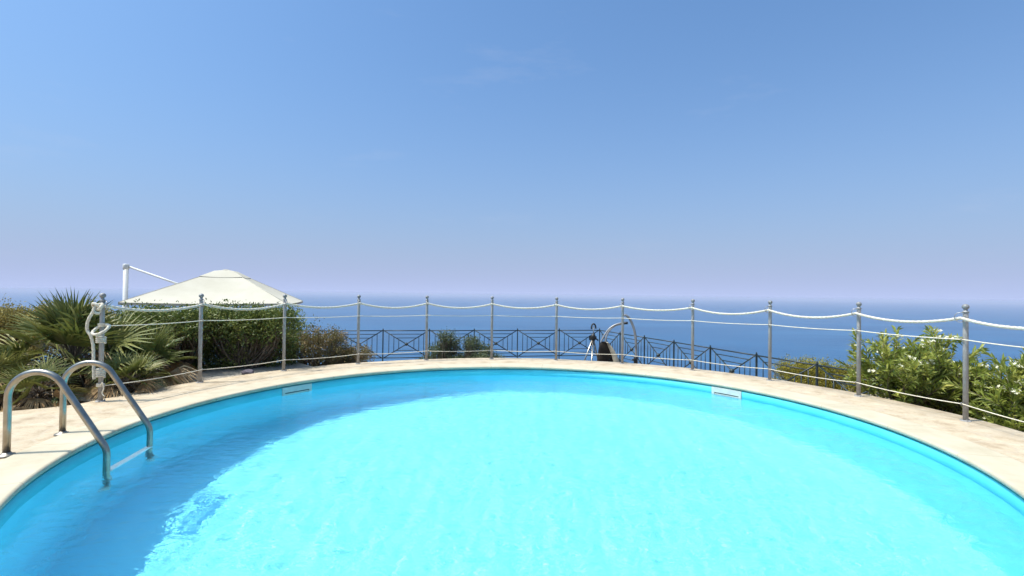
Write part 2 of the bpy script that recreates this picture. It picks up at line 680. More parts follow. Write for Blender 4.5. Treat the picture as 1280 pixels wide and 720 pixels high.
# haze: one closed box of even, very thin air
hz = MB()
hz.box((0, 0, (-123 + 4) / 2), (124000, 124000, 127))
hm, hnt, hout = new_mat('haze_air')
pv = hnt.nodes.new('ShaderNodeVolumePrincipled')
pv.inputs['Color'].default_value = (.60, .60, .69, 1)
pv.inputs['Density'].default_value = 1.0e-4
pv.inputs['Anisotropy'].default_value = 0
hnt.links.new(pv.outputs[0], hout.inputs['Volume'])
USE_HAZE = True
if USE_HAZE:
    tag(hz.build('haze', hm), kind='stuff')

# ---------------------------------------------------------------- rope railing
N_POST = 13
post_a = [2.993 - .2663 * k for k in range(N_POST + 2)]
post_p = [Vector((FC.x + FR * math.cos(a), FC.y + FR * math.sin(a), 0)) for a in post_a]
ROPE_H, CORD_H, LOW_H = .978, .775, .163
ROPE_OFF = .048      # ropes run on the pool side of the posts


def make_post():
    r = empty('railing_post', (0, 0, 0))
    m = MB()
    m.lathe([(.0215, -.01), (.0215, 1.035), (.0195, 1.04)], n=20)
    pole = m.build('pole', MAT['post'], r)
    m = MB()
    m.lathe([(.042, -.004), (.042, .005), (.038, .008), (.027, .010)], n=24)
    for k in range(3):
        a = 2 * PI * k / 3
        m.lathe([(.007, .009), (.007, .017), (.004, .019)], (.034 * math.cos(a), .034 * math.sin(a), 0), 8)
    m.build('base_flange', MAT['post'], pole)
    m = MB()
    prof = [(.027, 1.030), (.027, 1.040), (.018, 1.044), (.014, 1.056), (.018, 1.060)]
    for t in range(11):
        a = -PI / 2 + .5 + (PI - .5) * t / 10
        prof.append((max(.002, .0285 * math.cos(a)), 1.086 + .027 * math.sin(a)))
    m.lathe(prof, n=20)
    m.build('ball_finial', MAT['finial'], r)
    # wire ring on the pool side (local -x) that carries the thick rope
    m = MB()
    pts = []
    for t in range(24):
        a = 2 * PI * t / 24
        d = Vector((-.72, .69, 0)).normalized()
        pts.append(Vector((-.052, .004, .985)) + d * .040 * math.cos(a) + Vector((0, 0, 1)) * .046 * math.sin(a))
    m.tube(pts, .0035, 6, closed=True)
    m.tube([(-.02, 0, 1.028), (-.05, .004, 1.030)], .0045, 6)
    m.build('rope_ring', MAT['ring'], r)
    # small eyes for the two thin cords
    for h in (CORD_H, LOW_H):
        m = MB()
        pts = [Vector((-.036, 0, h)) + Vector((.014 * math.cos(2 * PI * t / 14), 0, .014 * math.sin(2 * PI * t / 14))) for t in range(14)]
        m.tube(pts, .003, 6, closed=True)
        m.build('cord_eye', MAT['ring'], r)
    return r


POST_LABELS = [
    'grey railing post wrapped with the knotted rope end, beside the steel pool ladder',
    'grey railing post on the pool edge in front of the umbrella canopy middle',
    'grey railing post just in front of the right-hand corner of the cream umbrella',
    'grey railing post next to the low reddish-brown shrub at the end of the left bushes',
    'grey railing post at the left side of the two small grey-green shrubs',
    'grey railing post at the right side of the two small grey-green shrubs',
    'grey railing post against open sea, next one left of the tripod and hanging lounger',
    'grey railing post standing right in front of the curved arms of the hanging lounger',
    'grey railing post right of the hanging lounger arch, against sea and iron fence',
    'grey railing post at the left end of the low yellow-green bush',
    'grey railing post between the yellow-green bush and the flowering oleander',
    'grey railing post in the middle of the flowering oleanders, tallest in the picture',
    'grey railing post past the right end of the oleanders, where the ropes stop',
]
proto = make_post()
for k in range(N_POST):
    o = proto if k == 0 else copy_tree(proto)
    p = post_p[k]
    o.location = p
    o.rotation_euler = (0, 0, post_a[k])
    tag(o, POST_LABELS[k], 'post', 'grey posts of the rope railing round the pool')


def on_post(k, h, off=ROPE_OFF):
    d = Vector((math.cos(post_a[k]), math.sin(post_a[k]), 0))
    q = post_p[k] - d * off
    return Vector((q.x, q.y, h))


def swag(k0, k1, h, sag, off=ROPE_OFF, n=20, jit=.0):
    pts = []
    rng = random.Random(int(h * 100))
    for k in range(k0, k1):
        a, b = on_post(k, h, off), on_post(k + 1, h, off)
        s = sag * (1 + jit * (rng.random() - .5))
        for t in range(n):
            u = t / n
            p = a.lerp(b, u)
            p.z -= s * 4 * u * (1 - u)
            pts.append(p)
    pts.append(on_post(k1, h, off))
    return pts


def smooth_path(pts, n=8):
    P = [Vector(p) for p in pts]
    out = []
    for i in range(len(P) - 1):
        p0, p1, p2, p3 = P[max(i - 1, 0)], P[i], P[i + 1], P[min(i + 2, len(P) - 1)]
        for t in range(n):
            u = t / n
            out.append(.5 * ((2 * p1) + (p2 - p0) * u + (2 * p0 - 5 * p1 + 4 * p2 - p3) * u * u + (3 * p1 - p0 - 3 * p2 + p3) * u ** 3))
    out.append(P[-1])
    return out


def resample(pts, step):
    out = [pts[0]]
    acc = 0
    for a, b in zip(pts[:-1], pts[1:]):
        L = (b - a).length
        n = max(1, int(round(L / step)))
        for t in range(1, n + 1):
            out.append(a.lerp(b, t / n))
    return out


rope = empty('thick_rope', on_post(0, ROPE_H))
tag(rope, 'thick twisted cream rope swagged along the post tops, knotted at the ladder end', 'rope')
main = swag(0, N_POST - 1, ROPE_H, .068, jit=.35)
m = MB()
m.tube(resample(main, .014), .0155, 12, lobes=3, lobe_amp=.28, twist=38)
m.build('swag_rope', MAT['rope'], rope)
# knot, hanging tail and coil at the first post
p0 = on_post(0, ROPE_H)
tan0 = Vector((-math.sin(post_a[0]), math.cos(post_a[0]), 0))     # along the ring (away from p1)
rad0 = Vector((-math.cos(post_a[0]), -math.sin(post_a[0]), 0))    # towards the pool
viewx = Vector((1, 0, 0))
viewy = Vector((0, -1, 0))
kc = Vector((p0.x - .075, p0.y - .02, p0.z - .015))
kn = []
for t in range(60):
    a = 2 * PI * t / 60
    kn.append(kc + Vector((math.sin(a) + 2 * math.sin(2 * a), .9 * -math.sin(3 * a), math.cos(a) - 2 * math.cos(2 * a))) * .019)
m = MB()
m.tube(kn, .0165, 10, closed=True, lobes=3, lobe_amp=.28, twist=38)
m.tube(smooth_path([p0, p0 + Vector((-.03, -.01, .004)), kc + Vector((.02, 0, .01))]), .0155, 10, lobes=3, lobe_amp=.28, twist=38)
m.build('knot', MAT['rope'], rope)


def pv0(px, py, dy=0.0):
    return at_y(px, py, p0.y - .03 + dy)


tail = smooth_path([kc + Vector((-.02, -.01, -.02)), pv0(110.5, 400), pv0(109, 412), pv0(113.5, 420), pv0(116.5, 432), pv0(117, 450), pv0(117.5, 474)], 10)
m = MB()
m.tube(resample(tail, .01), .0155, 12, lobes=3, lobe_amp=.28, twist=38)
m.build('rope_tail', MAT['rope'], rope)
m = MB()
cc = pv0(126.5, 412, -.01)
cl = []
for t in range(66):
    a = .2 + 2 * PI * 1.15 * t / 65
    cl.append(cc + Vector((.072 * math.cos(a), .05 * math.sin(a) - .01 * t / 65, .045 * math.sin(a) + .012 * math.cos(a))))
m.tube(cl, .0155, 10, lobes=3, lobe_amp=.28, twist=38)
m.build('rope_coil', MAT['rope'], rope)
for (py, n) in ((424.5, 4), (466, 5)):
    m = MB()
    c = post_p[0]
    zz = at_y(122, py, c.y).z
    hl = []
    for t in range(n * 16):
        a = 2 * PI * t / 16
        hl.append((c.x + .036 * math.cos(a) - .006, c.y + .036 * math.sin(a), zz - n * .009 + t / 16 * .018))
    m.tube(hl, .0095, 8)
    m.build('lashing', MAT['rope'], rope)

mid = empty('middle_cord', on_post(0, CORD_H))
tag(mid, 'thin pale cord, the middle one of the three railing lines, running straight through the posts', 'cord')
m = MB()
m.tube(swag(0, N_POST - 1, CORD_H, .012, .036, 10), .0050, 8)
m.build('cord_line', MAT['cord'], mid)
m = MB()
c = post_p[0]
m.tube([(c.x + .031 * math.cos(2 * PI * t / 12), c.y + .031 * math.sin(2 * PI * t / 12), CORD_H - .012 + .012 * t / 12) for t in range(37)], .006, 8)
m.build('cord_hitch', MAT['cord'], mid)

low = empty('low_cord', on_post(0, LOW_H))
tag(low, 'thin pale cord, the lowest of the railing lines, stretched just above the stone deck', 'cord')
m = MB()
m.tube(swag(0, N_POST - 1, LOW_H, .016, .036, 10), .0046, 8)
m.build('cord_line', MAT['cord'], low)
m = MB()
m.tube([(c.x + .031 * math.cos(2 * PI * t / 12), c.y + .031 * math.sin(2 * PI * t / 12), LOW_H - .012 + .011 * t / 12) for t in range(37)], .0058, 8)
e0 = Vector((c.x + .02, c.y - .03, LOW_H))
m.tube(smooth_path([e0, e0 + Vector((.03, -.01, .035)), e0 + Vector((.045, -.01, -.02)), e0 + Vector((.03, -.01, -.07)), e0 + Vector((.055, -.012, -.10))]), .005, 7)
m.build('loose_end', MAT['cord'], low)

# ---------------------------------------------------------------- pool ladder
lad = empty('pool_ladder', (-3.55, 3.62, 0))
tag(lad, 'stainless steel pool ladder with two curved handrails and a white step under the water', 'ladder')
legs = []
for (base_px, ent_px, arch) in (((8, 570), (133, 588), None), ((78, 543), (187, 557), None)):
    b = at_h(*base_px, 0.0)
    e = at_h(*ent_px, WATER)
    legs.append((b, e))
for (b, e) in legs:
    d = Vector((e.x - b.x, e.y - b.y, 0))
    L = d.length
    d.normalize()
    P1, P3 = 1.01, .018
    sl = Vector((L, P3 - P1)).normalized()

    def fillet(c, d0, d1, r, n=14):
        # arc that rounds the corner c between directions d0 (in) and d1 (out), both 2-D
        turn = d0.angle(d1)
        tl = r * math.tan(turn / 2)
        a0 = c - d0 * tl
        nrm = (d1 - d0 * d0.dot(d1)).normalized()
        ctr = a0 + nrm * r
        return [ctr - nrm * r * math.cos(turn * t / n) + d0 * r * math.sin(turn * t / n) for t in range(n + 1)]
    arc1 = fillet(Vector((0, P1)), Vector((0, 1)), sl, .172, 22)
    arc2 = fillet(Vector((L, P3)), sl, Vector((0, -1)), .16, 10)
    prs = [Vector((0, 0)), Vector((0, .2))] + arc1 + [arc1[-1].lerp(arc2[0], .5)] + arc2 + [Vector((L, -.22)), Vector((L, -.50))]
    sm = [Vector((b.x + d.x * q.x, b.y + d.y * q.x, q.y)) for q in prs]
    m = MB()
    m.tube(sm, .0215, 20)
    hr = m.build('handrail', MAT['steel'], lad)
    m = MB()
    m.lathe([(.052, .001), (.052, .006), (.046, .012), (.028, .018), (.0235, .026)], (b.x, b.y, .0), 24)
    m.build('foot_flange', MAT['flange'], hr)
    m = MB()
    m.lathe([(.025, -.03), (.028, -.025), (.028, .02), (.022, .03)], (e.x, e.y, -.51), 14)
    m.build('rubber_foot', MAT['white_plastic'], hr)
for z, (tw, th) in ((-.158, (.046, .016)),):
    a = Vector((legs[0][1].x, legs[0][1].y, z))
    c = Vector((legs[1][1].x, legs[1][1].y, z))
    ax = (c - a).normalized()
    m = MB()
    m.box((a + c) / 2, ((c - a).length - .03, tw, th), bev=.008, axes=(ax, Vector((-ax.y, ax.x, 0)), Vector((0, 0, 1))))
    for t in range(9):
        q = a.lerp(c, .1 + .1 * t)
        m.box((q.x, q.y, z + .017 * th / .032), (.012, tw * .8, .006), axes=(ax, Vector((-ax.y, ax.x, 0)), Vector((0, 0, 1))))
    m.build('step', MAT['white_step'], lad)


# ---------------------------------------------------------------- skimmer mouths in the pool wall
def skimmer(px, py, label):
    q = at_h(px, py, -.10)
    a = math.atan2(q.y - PC.y, q.x - PC.x)
    rw = PR + .009

    def P(ang, r, z):
        return (PC.x + r * math.cos(ang), PC.y + r * math.sin(ang), z)
    r = empty('pool_skimmer', P(a, rw, -.10))
    tag(r, label, 'skimmer', 'skimmer mouths in the pool wall')
    hw = .205 / rw
    m = MB()

    def slab(a0, a1, z0, z1, r0, r1, n=8):
        V, Fc = [], []
        for i in range(n + 1):
            t = a0 + (a1 - a0) * i / n
            V += [P(t, r0, z0), P(t, r0, z1), P(t, r1, z1), P(t, r1, z0)]
        for i in range(n):
            for k in range(4):
                l = (k + 1) % 4
                Fc.append((i * 4 + k, i * 4 + l, i * 4 + 4 + l, i * 4 + 4 + k))
        Fc += [(0, 1, 2, 3), (n * 4 + 3, n * 4 + 2, n * 4 + 1, n * 4)]
        m.add(V, Fc, False)
    zt, zb = -.042, -.185
    slab(a - hw, a + hw, -.108, zt, rw - .012, rw + .002)
    slab(a - hw, a + hw, zb, -.150, rw - .012, rw + .002)
    slab(a - hw, a - hw * .82, -.150, -.108, rw - .012, rw + .002, 2)
    slab(a + hw * .82, a + hw, -.150, -.108, rw - .012, rw + .002, 2)
    m.build('faceplate', MAT['white_plastic'], r)
    m = MB()
    slab(a - hw * .815, a + hw * .815, -.149, -.109, rw - .003, rw + .001)
    m.build('slot', MAT['dark_slot'], r)
    m = MB()
    slab(a - hw * .8, a + hw * .8, -.149, -.122, rw - .009, rw - .005)
    m.build('weir_flap', MAT['white_plastic'], r)


skimmer(365, 486.5, 'white skimmer mouth in the shaded left part of the pool wall')
skimmer(912, 491, 'white skimmer mouth in the sunlit right part of the pool wall')

# ---------------------------------------------------------------- iron fence on the lower terrace
fence_px = [(425, 417), (487, 417), (545, 417), (598, 416.5), (653, 416), (704, 415.7), (751, 415.5)]
FTOP = -.13
FH = 1.0
nodes = []
a = Vector((-5.85, 16.2, 0))
b = Vector((3.25, 18.0, 0))
for k in range(-5, 7):
    nodes.append(a + (b - a) * k / 6)
c = Vector((5.85, 9.35, 0))
for k in range(1, 10):
    nodes.append(b + (c - b) * k / 6)
fence = empty('iron_fence', (nodes[5].x, nodes[5].y, FTOP - FH))
tag(fence, 'dark green iron fence of crossed diagonals with ball centres, overlooking the sea', 'fence')


def bar(m, p, q, w=.015):
    m.tube([p, q], w, 6)


for i, n0 in enumerate(nodes):
    m = MB()
    m.box((n0.x, n0.y, FTOP - FH / 2 - .2), (.034, .034, FH + .44))
    m.lathe([(.024, 0), (.028, .008), (.012, .02), (.02, .035), (.012, .05), (.002, .055)], (n0.x, n0.y, FTOP + .02), 10)
    m.build('fence_post', MAT['iron'], fence)
for n0, n1 in zip(nodes[:-1], nodes[1:]):
    d = (n1 - n0)
    L = d.length
    d.normalize()
    w0, w1 = .03, L - .03

    def Q(s, v):      # s along the panel 0..1, v height 0..1 (1 = top)
        u = w0 + (w1 - w0) * s
        return Vector((n0.x + d.x * u, n0.y + d.y * u, FTOP - FH + .08 + (FH - .08) * v))
    m = MB()
    bar(m, Q(-.02, 1), Q(1.02, 1), .016)
    bar(m, Q(-.02, 0), Q(1.02, 0), .016)
    bar(m, Q(0, 1), Q(1, 0), .016)
    bar(m, Q(0, 0), Q(1, 1), .016)
    for t in (.13, .27):
        bar(m, Q(t, 1 - t), Q(1 - t, 1 - t), .0115)
        bar(m, Q(t, t), Q(1 - t, t), .0115)
    for t in (.11, .22, .33):
        bar(m, Q(t, t), Q(t, 1 - t), .0115)
        bar(m, Q(1 - t, t), Q(1 - t, 1 - t), .0115)
    pn = m.build('panel', MAT['iron'], fence)
    m = MB()
    cq = Q(.5, .5)
    m.lathe([(.058 * math.cos(x * PI / 10) + .001, .058 * math.sin(x * PI / 10)) for x in range(-5, 6)], cq, 14)
    m.build('ball', MAT['iron'], pn)

# ---------------------------------------------------------------- cantilever umbrella
cxa = Vector((.956, .293, 0))       # along the front edge
cya = Vector((-.293, .956, 0))
FL = Vector((-7.66, 9.5, 0))
W = 3.0
um_c = FL + cxa * W / 2 + cya * W / 2
mast = FL + cya * W * .5 - cxa * .47
gz = float(ground_h(mast.x, mast.y))
umb = empty('cantilever_umbrella', (mast.x, mast.y, gz))
tag(umb, 'large cream cantilever umbrella with a vented square canopy, open above the dark bushes', 'umbrella')
EDGE_Z, APEX_Z = .90, 1.62


def canopy_mesh(m, half, z_edge, z_top, inner, sag=.06, n=14, thick=.004, scallop=0.0):
    """pyramid canopy from half size 'half' at z_edge up to 'inner' at z_top, panels sagging between hips"""
    cs = [(-1, -1), (1, -1), (1, 1), (-1, 1)]
    for s in range(4):
        a, b = cs[s], cs[(s + 1) % 4]
        V, Fc = [], []
        for i in range(n + 1):
            u = i / n
            hh = half + (inner - half) * u
            zz = z_edge + (z_top - z_edge) * u
            for j in range(n + 1):
                v = j / n
                x = (a[0] + (b[0] - a[0]) * v) * hh
                y = (a[1] + (b[1] - a[1]) * v) * hh
                z = zz - sag * math.sin(PI * v) * math.sin(PI * min(1, u * 1.0)) - .02 * math.sin(PI * v) * (1 - u)
                p = um_c + cxa * x + cya * y
                V.append((p.x, p.y, z))
        for i in range(n):
            for j in range(n):
                q = i * (n + 1) + j
                Fc.append((q, q + 1, q + n + 2, q + n + 1))
        m.add(V, Fc, True)


m = MB()
canopy_mesh(m, W / 2, EDGE_Z, APEX_Z - .13, .36)
# hanging valance round the edge
for (a, b) in (((-1, -1), (1, -1)), ((1, -1), (1, 1)), ((1, 1), (-1, 1)), ((-1, 1), (-1, -1))):
    V, Fc = [], []
    for j in range(15):
        v = j / 14
        x = (a[0] + (b[0] - a[0]) * v) * W / 2 * 1.001
        y = (a[1] + (b[1] - a[1]) * v) * W / 2 * 1.001
        p = um_c + cxa * x + cya * y
        zt = EDGE_Z - .02 * math.sin(PI * v)
        V += [(p.x, p.y, zt), (p.x, p.y, zt - .05)]
    for j in range(14):
        Fc.append((2 * j, 2 * j + 1, 2 * j + 3, 2 * j + 2))
    m.add(V, Fc, True)
can = m.build('canopy', MAT['canvas'], umb)
m = MB()
canopy_mesh(m, .43, APEX_Z - .150, APEX_Z - .015, .20, sag=.0, n=8)
canopy_mesh(m, .20, APEX_Z - .015, APEX_Z + .012, .06, sag=.0, n=4)
p = um_c
m.lathe([(.085, 0), (.06, .012), (.03, .018), (.004, .020)], (p.x, p.y, APEX_Z + .010), 14)
m.build('vent_cap', MAT['canvas'], can)
m = MB()
for (x, y) in ((-1, -1), (1, -1), (1, 1), (-1, 1)):
    q = um_c + cxa * x * W / 2 + cya * y * W / 2
    t_ = um_c + cxa * x * .36 + cya * y * .36
    m.tube([(q.x, q.y, EDGE_Z + .002), (t_.x, t_.y, APEX_Z - .128)], .006, 6)
m.build('seam', MAT['seam'], can)
hub_z = 1.28
m = MB()
for (x, y) in ((-1, -1), (1, -1), (1, 1), (-1, 1), (0, -1), (1, 0), (0, 1), (-1, 0)):
    q = um_c + cxa * x * W / 2 * .985 + cya * y * W / 2 * .985
    rb = MB()
    rb.tube([(um_c.x, um_c.y, APEX_Z - .17), (q.x, q.y, EDGE_Z - (.022 if x and y else .045))], .011, 8)
    rb.build('rib', MAT['cream_metal'], umb)
m.lathe([(.05, -.55), (.06, -.53), (.06, -.45), (.03, -.44), (.03, -.1), (.06, -.08), (.06, .0), (.03, .04)], (um_c.x, um_c.y, APEX_Z - .2), 14)
m.build('hub', MAT['cream_metal'], umb)
m = MB()
m.tube([(mast.x, mast.y, gz + .05), (mast.x, mast.y, 1.70)], .049, 18)
ms = m.build('mast', MAT['cream_metal'], umb)
m = MB()
m.lathe([(.055, -.10), (.060, -.09), (.060, .0), (.053, .015), (.01, .02)], (mast.x, mast.y, 1.70), 18)
m.build('mast_cap', MAT['cream_metal'], ms)
m = MB()
ex = um_c - cxa * .02
m.tube([(mast.x + cxa.x * .05, mast.y + cxa.y * .05, 1.66), (ex.x, ex.y, .93)], .022, 14)
m.build('arm', MAT['cream_metal'], umb)
m = MB()
m.box((mast.x, mast.y, gz + .045), (.9, .10, .07), rz=.3, bev=.01)
m.box((mast.x, mast.y, gz + .046), (.10, .9, .071), rz=.3, bev=.01)
m.build('cross_base', MAT['cream_metal'], umb)

# ---------------------------------------------------------------- hanging lounger and tripod on the lower terrace
LY = 9.6


def L3(px, py, dy=0.0):
    return at_y(px, py, LY + dy)


gl = float(ground_h(L3(757, 440).x, LY))
lg = empty('hanging_lounger', (L3(765, 440).x, LY, gl))
tag(lg, 'hanging garden lounger with black back, beige side and curved grey tube frame', 'lounger')
# black curved back: a padded, tapering shell
m = MB()
V, Fc = [], []
nu, nv = 14, 10
bx = L3(755, 440).x
prof = [(752.5, 757, 427.3), (750, 760.5, 429.5), (748.5, 763.5, 435), (747.5, 765.5, 441), (746.5, 767.5, 448), (746, 769.5, 455), (746, 770.5, 466), (747.5, 770, 480), (749.5, 768, 492), (752, 766, 500)]
for (xl, xr, py) in prof:
    A, B = L3(xl, py), L3(xr, py)
    for j in range(nv * 2):
        t = 2 * PI * j / (nv * 2)
        ctr = (A + B) / 2
        w = (B - A).length / 2
        ct, stn = math.cos(t), math.sin(t)
        V.append((ctr.x + w * math.copysign(abs(ct) ** .7, ct), LY + .085 * math.copysign(abs(stn) ** .7, stn), ctr.z))
k = nv * 2
for i in range(len(prof) - 1):
    for j in range(k):
        l = (j + 1) % k
        Fc.append((i * k + j, i * k + l, (i + 1) * k + l, (i + 1) * k + j))
Fc.append(tuple(range(k)))
Fc.append(tuple(reversed([(len(prof) - 1) * k + j for j in range(k)])))
m.add(V, Fc, True)
m.build('back_cushion', MAT['dark_fabric'], lg)
# beige side panel, bulging to the right
m = MB()
V, Fc = [], []
prof2 = [(757, 760, 428), (758.5, 764, 432), (761, 768, 438), (763.5, 771.5, 445), (766, 774.5, 453), (767, 776, 464), (766, 776, 478), (765, 773, 492), (764, 770, 500)]
for (xl, xr, py) in prof2:
    A, B = L3(xl, py, -.02), L3(xr, py, -.02)
    ctr = (A + B) / 2
    w = (B - A).length / 2
    for j in range(k):
        t = 2 * PI * j / k
        V.append((ctr.x + w * math.cos(t), ctr.y + .10 * math.sin(t), ctr.z))
for i in range(len(prof2) - 1):
    for j in range(k):
        l = (j + 1) % k
        Fc.append((i * k + j, i * k + l, (i + 1) * k + l, (i + 1) * k + j))
Fc.append(tuple(range(k)))
Fc.append(tuple(reversed([(len(prof2) - 1) * k + j for j in range(k)])))
m.add(V, Fc, True)
m.build('side_cushion', MAT['beige_fabric'], lg)
# two curved arms from the back up to a black tip
for (pts, dy) in (([(751, 428), (755, 420), (761, 411.5), (768, 406.5), (775, 404.3), (783, 403.6)], .02), ([(756.5, 430), (758, 421), (762, 413), (768.5, 407.5), (775.5, 405.3), (783, 404.2)], .42)):
    m = MB()
    m.tube(smooth_path([L3(x, y, dy) for x, y in pts], 8), .016, 12)
    m.build('curved_arm', MAT['grey_tube'], lg)
m = MB()
q0, q1 = L3(780, 404.0, .02), L3(784.5, 403.7, .02)
m.tube([q0, q1], .026, 12)
m.tube([L3(782, 404, .02), L3(782, 404, .42)], .016, 10)
m.build('arm_tip', MAT['black'], lg)
# tall curved stand at the right with a black clamp
m = MB()
m.tube(smooth_path([L3(780.5, 393.5, .2), L3(785, 396, .2), L3(789.5, 403, .2), L3(793, 413, .2), L3(794.8, 425, .2), L3(795.2, 440, .2), L3(794.5, 462, .2), L3(790, 485, .2), L3(783, 505, .2)], 8), .025, 14)
st = m.build('stand', MAT['grey_tube'], lg)
m = MB()
q = L3(794.6, 449.5, .2)
m.lathe([(.036, -.09), (.04, -.08), (.04, .05), (.034, .06)], q, 14)
m.tube([q + Vector((-.02, -.02, .0)), q + Vector((-.075, -.03, .005))], .017, 8)
m.build('clamp', MAT['black'], st)
m = MB()
q = L3(783, 505, .2)
m.tube([(q.x - .75, q.y - .1, gl + .03), (q.x + .45, q.y, gl + .03)], .03, 12)
m.tube([(q.x, q.y - .5, gl + .031), (q.x, q.y + .5, gl + .031)], .03, 12)
m.tube([(q.x, q.y, gl + .03), (q.x, q.y, q.z + .02)], .03, 12)
m.build('ground_frame', MAT['grey_tube'], lg)
# a low seat joins back and stand
m = MB()
sa = L3(757, 500)
m.box((sa.x + .1, LY + .12, sa.z - .02), (.62, .45, .09), bev=.03)
m.tube([(sa.x + .35, LY + .14, sa.z - .05), (q.x, q.y, q.z - .02)], .02, 10)
m.build('seat', MAT['dark_fabric'], lg)

TY = 9.9


def T3(px, py, dy=0.0):
    return at_y(px, py, TY + dy)


gt = float(ground_h(T3(741, 440).x, TY))
tp = empty('tripod_stand', (T3(741, 420).x, TY, gt))
tag(tp, 'slim silver tripod with black joints and curved black hook, left of the lounger', 'tripod')
top = T3(741.5, 420)
m = MB()
m.tube([T3(741.8, 426), T3(742, 408)], .010, 10)
m.build('centre_column', MAT['steel'], tp)
m = MB()
m.lathe([(.03, -.07), (.05, -.05), (.05, .0), (.035, .03), (.02, .05)], top, 12)
for a in (0.5, 2.6, 4.7):
    m.box(top + Vector((.05 * math.cos(a), .05 * math.sin(a), -.04)), (.05, .04, .07), rz=a, bev=.008)
m.tube([top, top + Vector((.10, -.03, -.09))], .014, 8)
m.build('head_joint', MAT['black'], tp)
m = MB()
hk = [T3(742 - 2.6 + 2.6 * (1 - math.cos(t * PI / 9)), 409.5 - 4.6 * math.sin(t * PI / 9)) for t in range(10)]
hk = [T3(739.4, 411.5)] + hk + [T3(744.6, 410.8)]
m.tube(smooth_path(hk, 4), .016, 10)
m.build('hook', MAT['black'], tp)
ends = (T3(726, 462), T3(738.3, 470, -.35), T3(752, 470, .35))
for e in ends:
    d = (e - top)
    f = (gt - top.z) / d.z
    m = MB()
    m.tube([top + Vector((0, 0, -.03)), top + d * .55 * f], .015, 10)
    m.tube([top + d * .5 * f, top + d * f], .011, 10)
    lgm = m.build('leg', MAT['steel'], tp)
    m = MB()
    q = top + d * .52 * f
    m.lathe([(.018, -.04), (.023, -.03), (.023, .03), (.018, .04)], q, 10)
    m.build('leg_lock', MAT['black'], lgm)
m = MB()
hubp = T3(740.8, 430)
m.lathe([(.02, -.02), (.03, -.01), (.03, .02), (.015, .03)], hubp, 10)
for e in ends:
    d = (e - top)
    f = (hubp.z - .04 - top.z) / d.z
    m.tube([hubp, top + d * f], .010, 8)
m.build('spreader', MAT['black'], tp)

# dark stone on the gravel
rk = at_h(310, 467.5, -.03)
m = MB()
rr = np.random.default_rng(5)
V, Fc = [], []
for i in range(9):
    th = -PI / 2 + PI * i / 8
    for j in range(14):
        ph = 2 * PI * j / 14
        r = 1 + .18 * math.sin(3 * ph + i) + .12 * math.sin(5 * ph - 2 * i)
        V.append((rk.x + .085 * r * math.cos(th) * math.cos(ph), rk.y + .06 * r * math.cos(th) * math.sin(ph), -.035 + .03 + .04 * math.sin(th) * (1 + .1 * math.sin(2 * ph))))
for i in range(8):
    for j in range(14):
        l = (j + 1) % 14
        Fc.append((i * 14 + j, i * 14 + l, (i + 1) * 14 + l, (i + 1) * 14 + j))
m.add(V, Fc, True)
tag(m.build('rock', MAT['rock'], origin=(rk.x, rk.y, -.035)), 'small dark purplish rock lying on the gravel strip behind the deck', 'rock')


# ---------------------------------------------------------------- plants
def unit(a):
    return a / np.maximum(np.linalg.norm(a, axis=-1, keepdims=True), 1e-9)


def leaf_arrays(P, D, N, L, Wd, tint, droop=.1, fold=.25, mid=.42):
    """two-triangle folded leaves"""
    D = unit(D)
    Sx = unit(np.cross(D, N))
    Nn = np.cross(Sx, D)
    L = np.asarray(L)[:, None]
    Wd = np.asarray(Wd)[:, None]
    tip = P + D * L
    tip[:, 2] -= (droop * L)[:, 0]
    md = P + D * L * mid + Nn * Wd * fold
    V = np.stack([P, md + Sx * Wd * .5, tip, md - Sx * Wd * .5], 1)
    rib = P + D * L * mid
    n = len(P)
    V = np.concatenate([V, rib[:, None]], 1).reshape(-1, 3)
    i = np.arange(n)[:, None] * 5
    Fc = np.concatenate([i + np.array([[0, 1, 4]]), i + np.array([[1, 2, 4]]), i + np.array([[0, 4, 3]]), i + np.array([[4, 2, 3]])], 0)
    return V, Fc, np.repeat(tint, 5)


def merge(parts):
    Vs, Fs, Ts, o = [], [], [], 0
    for V, Fc, T in parts:
        Vs.append(V)
        Fs.append(Fc + o)
        Ts.append(T)
        o += len(V)
    return np.concatenate(Vs), np.concatenate(Fs), np.concatenate(Ts)


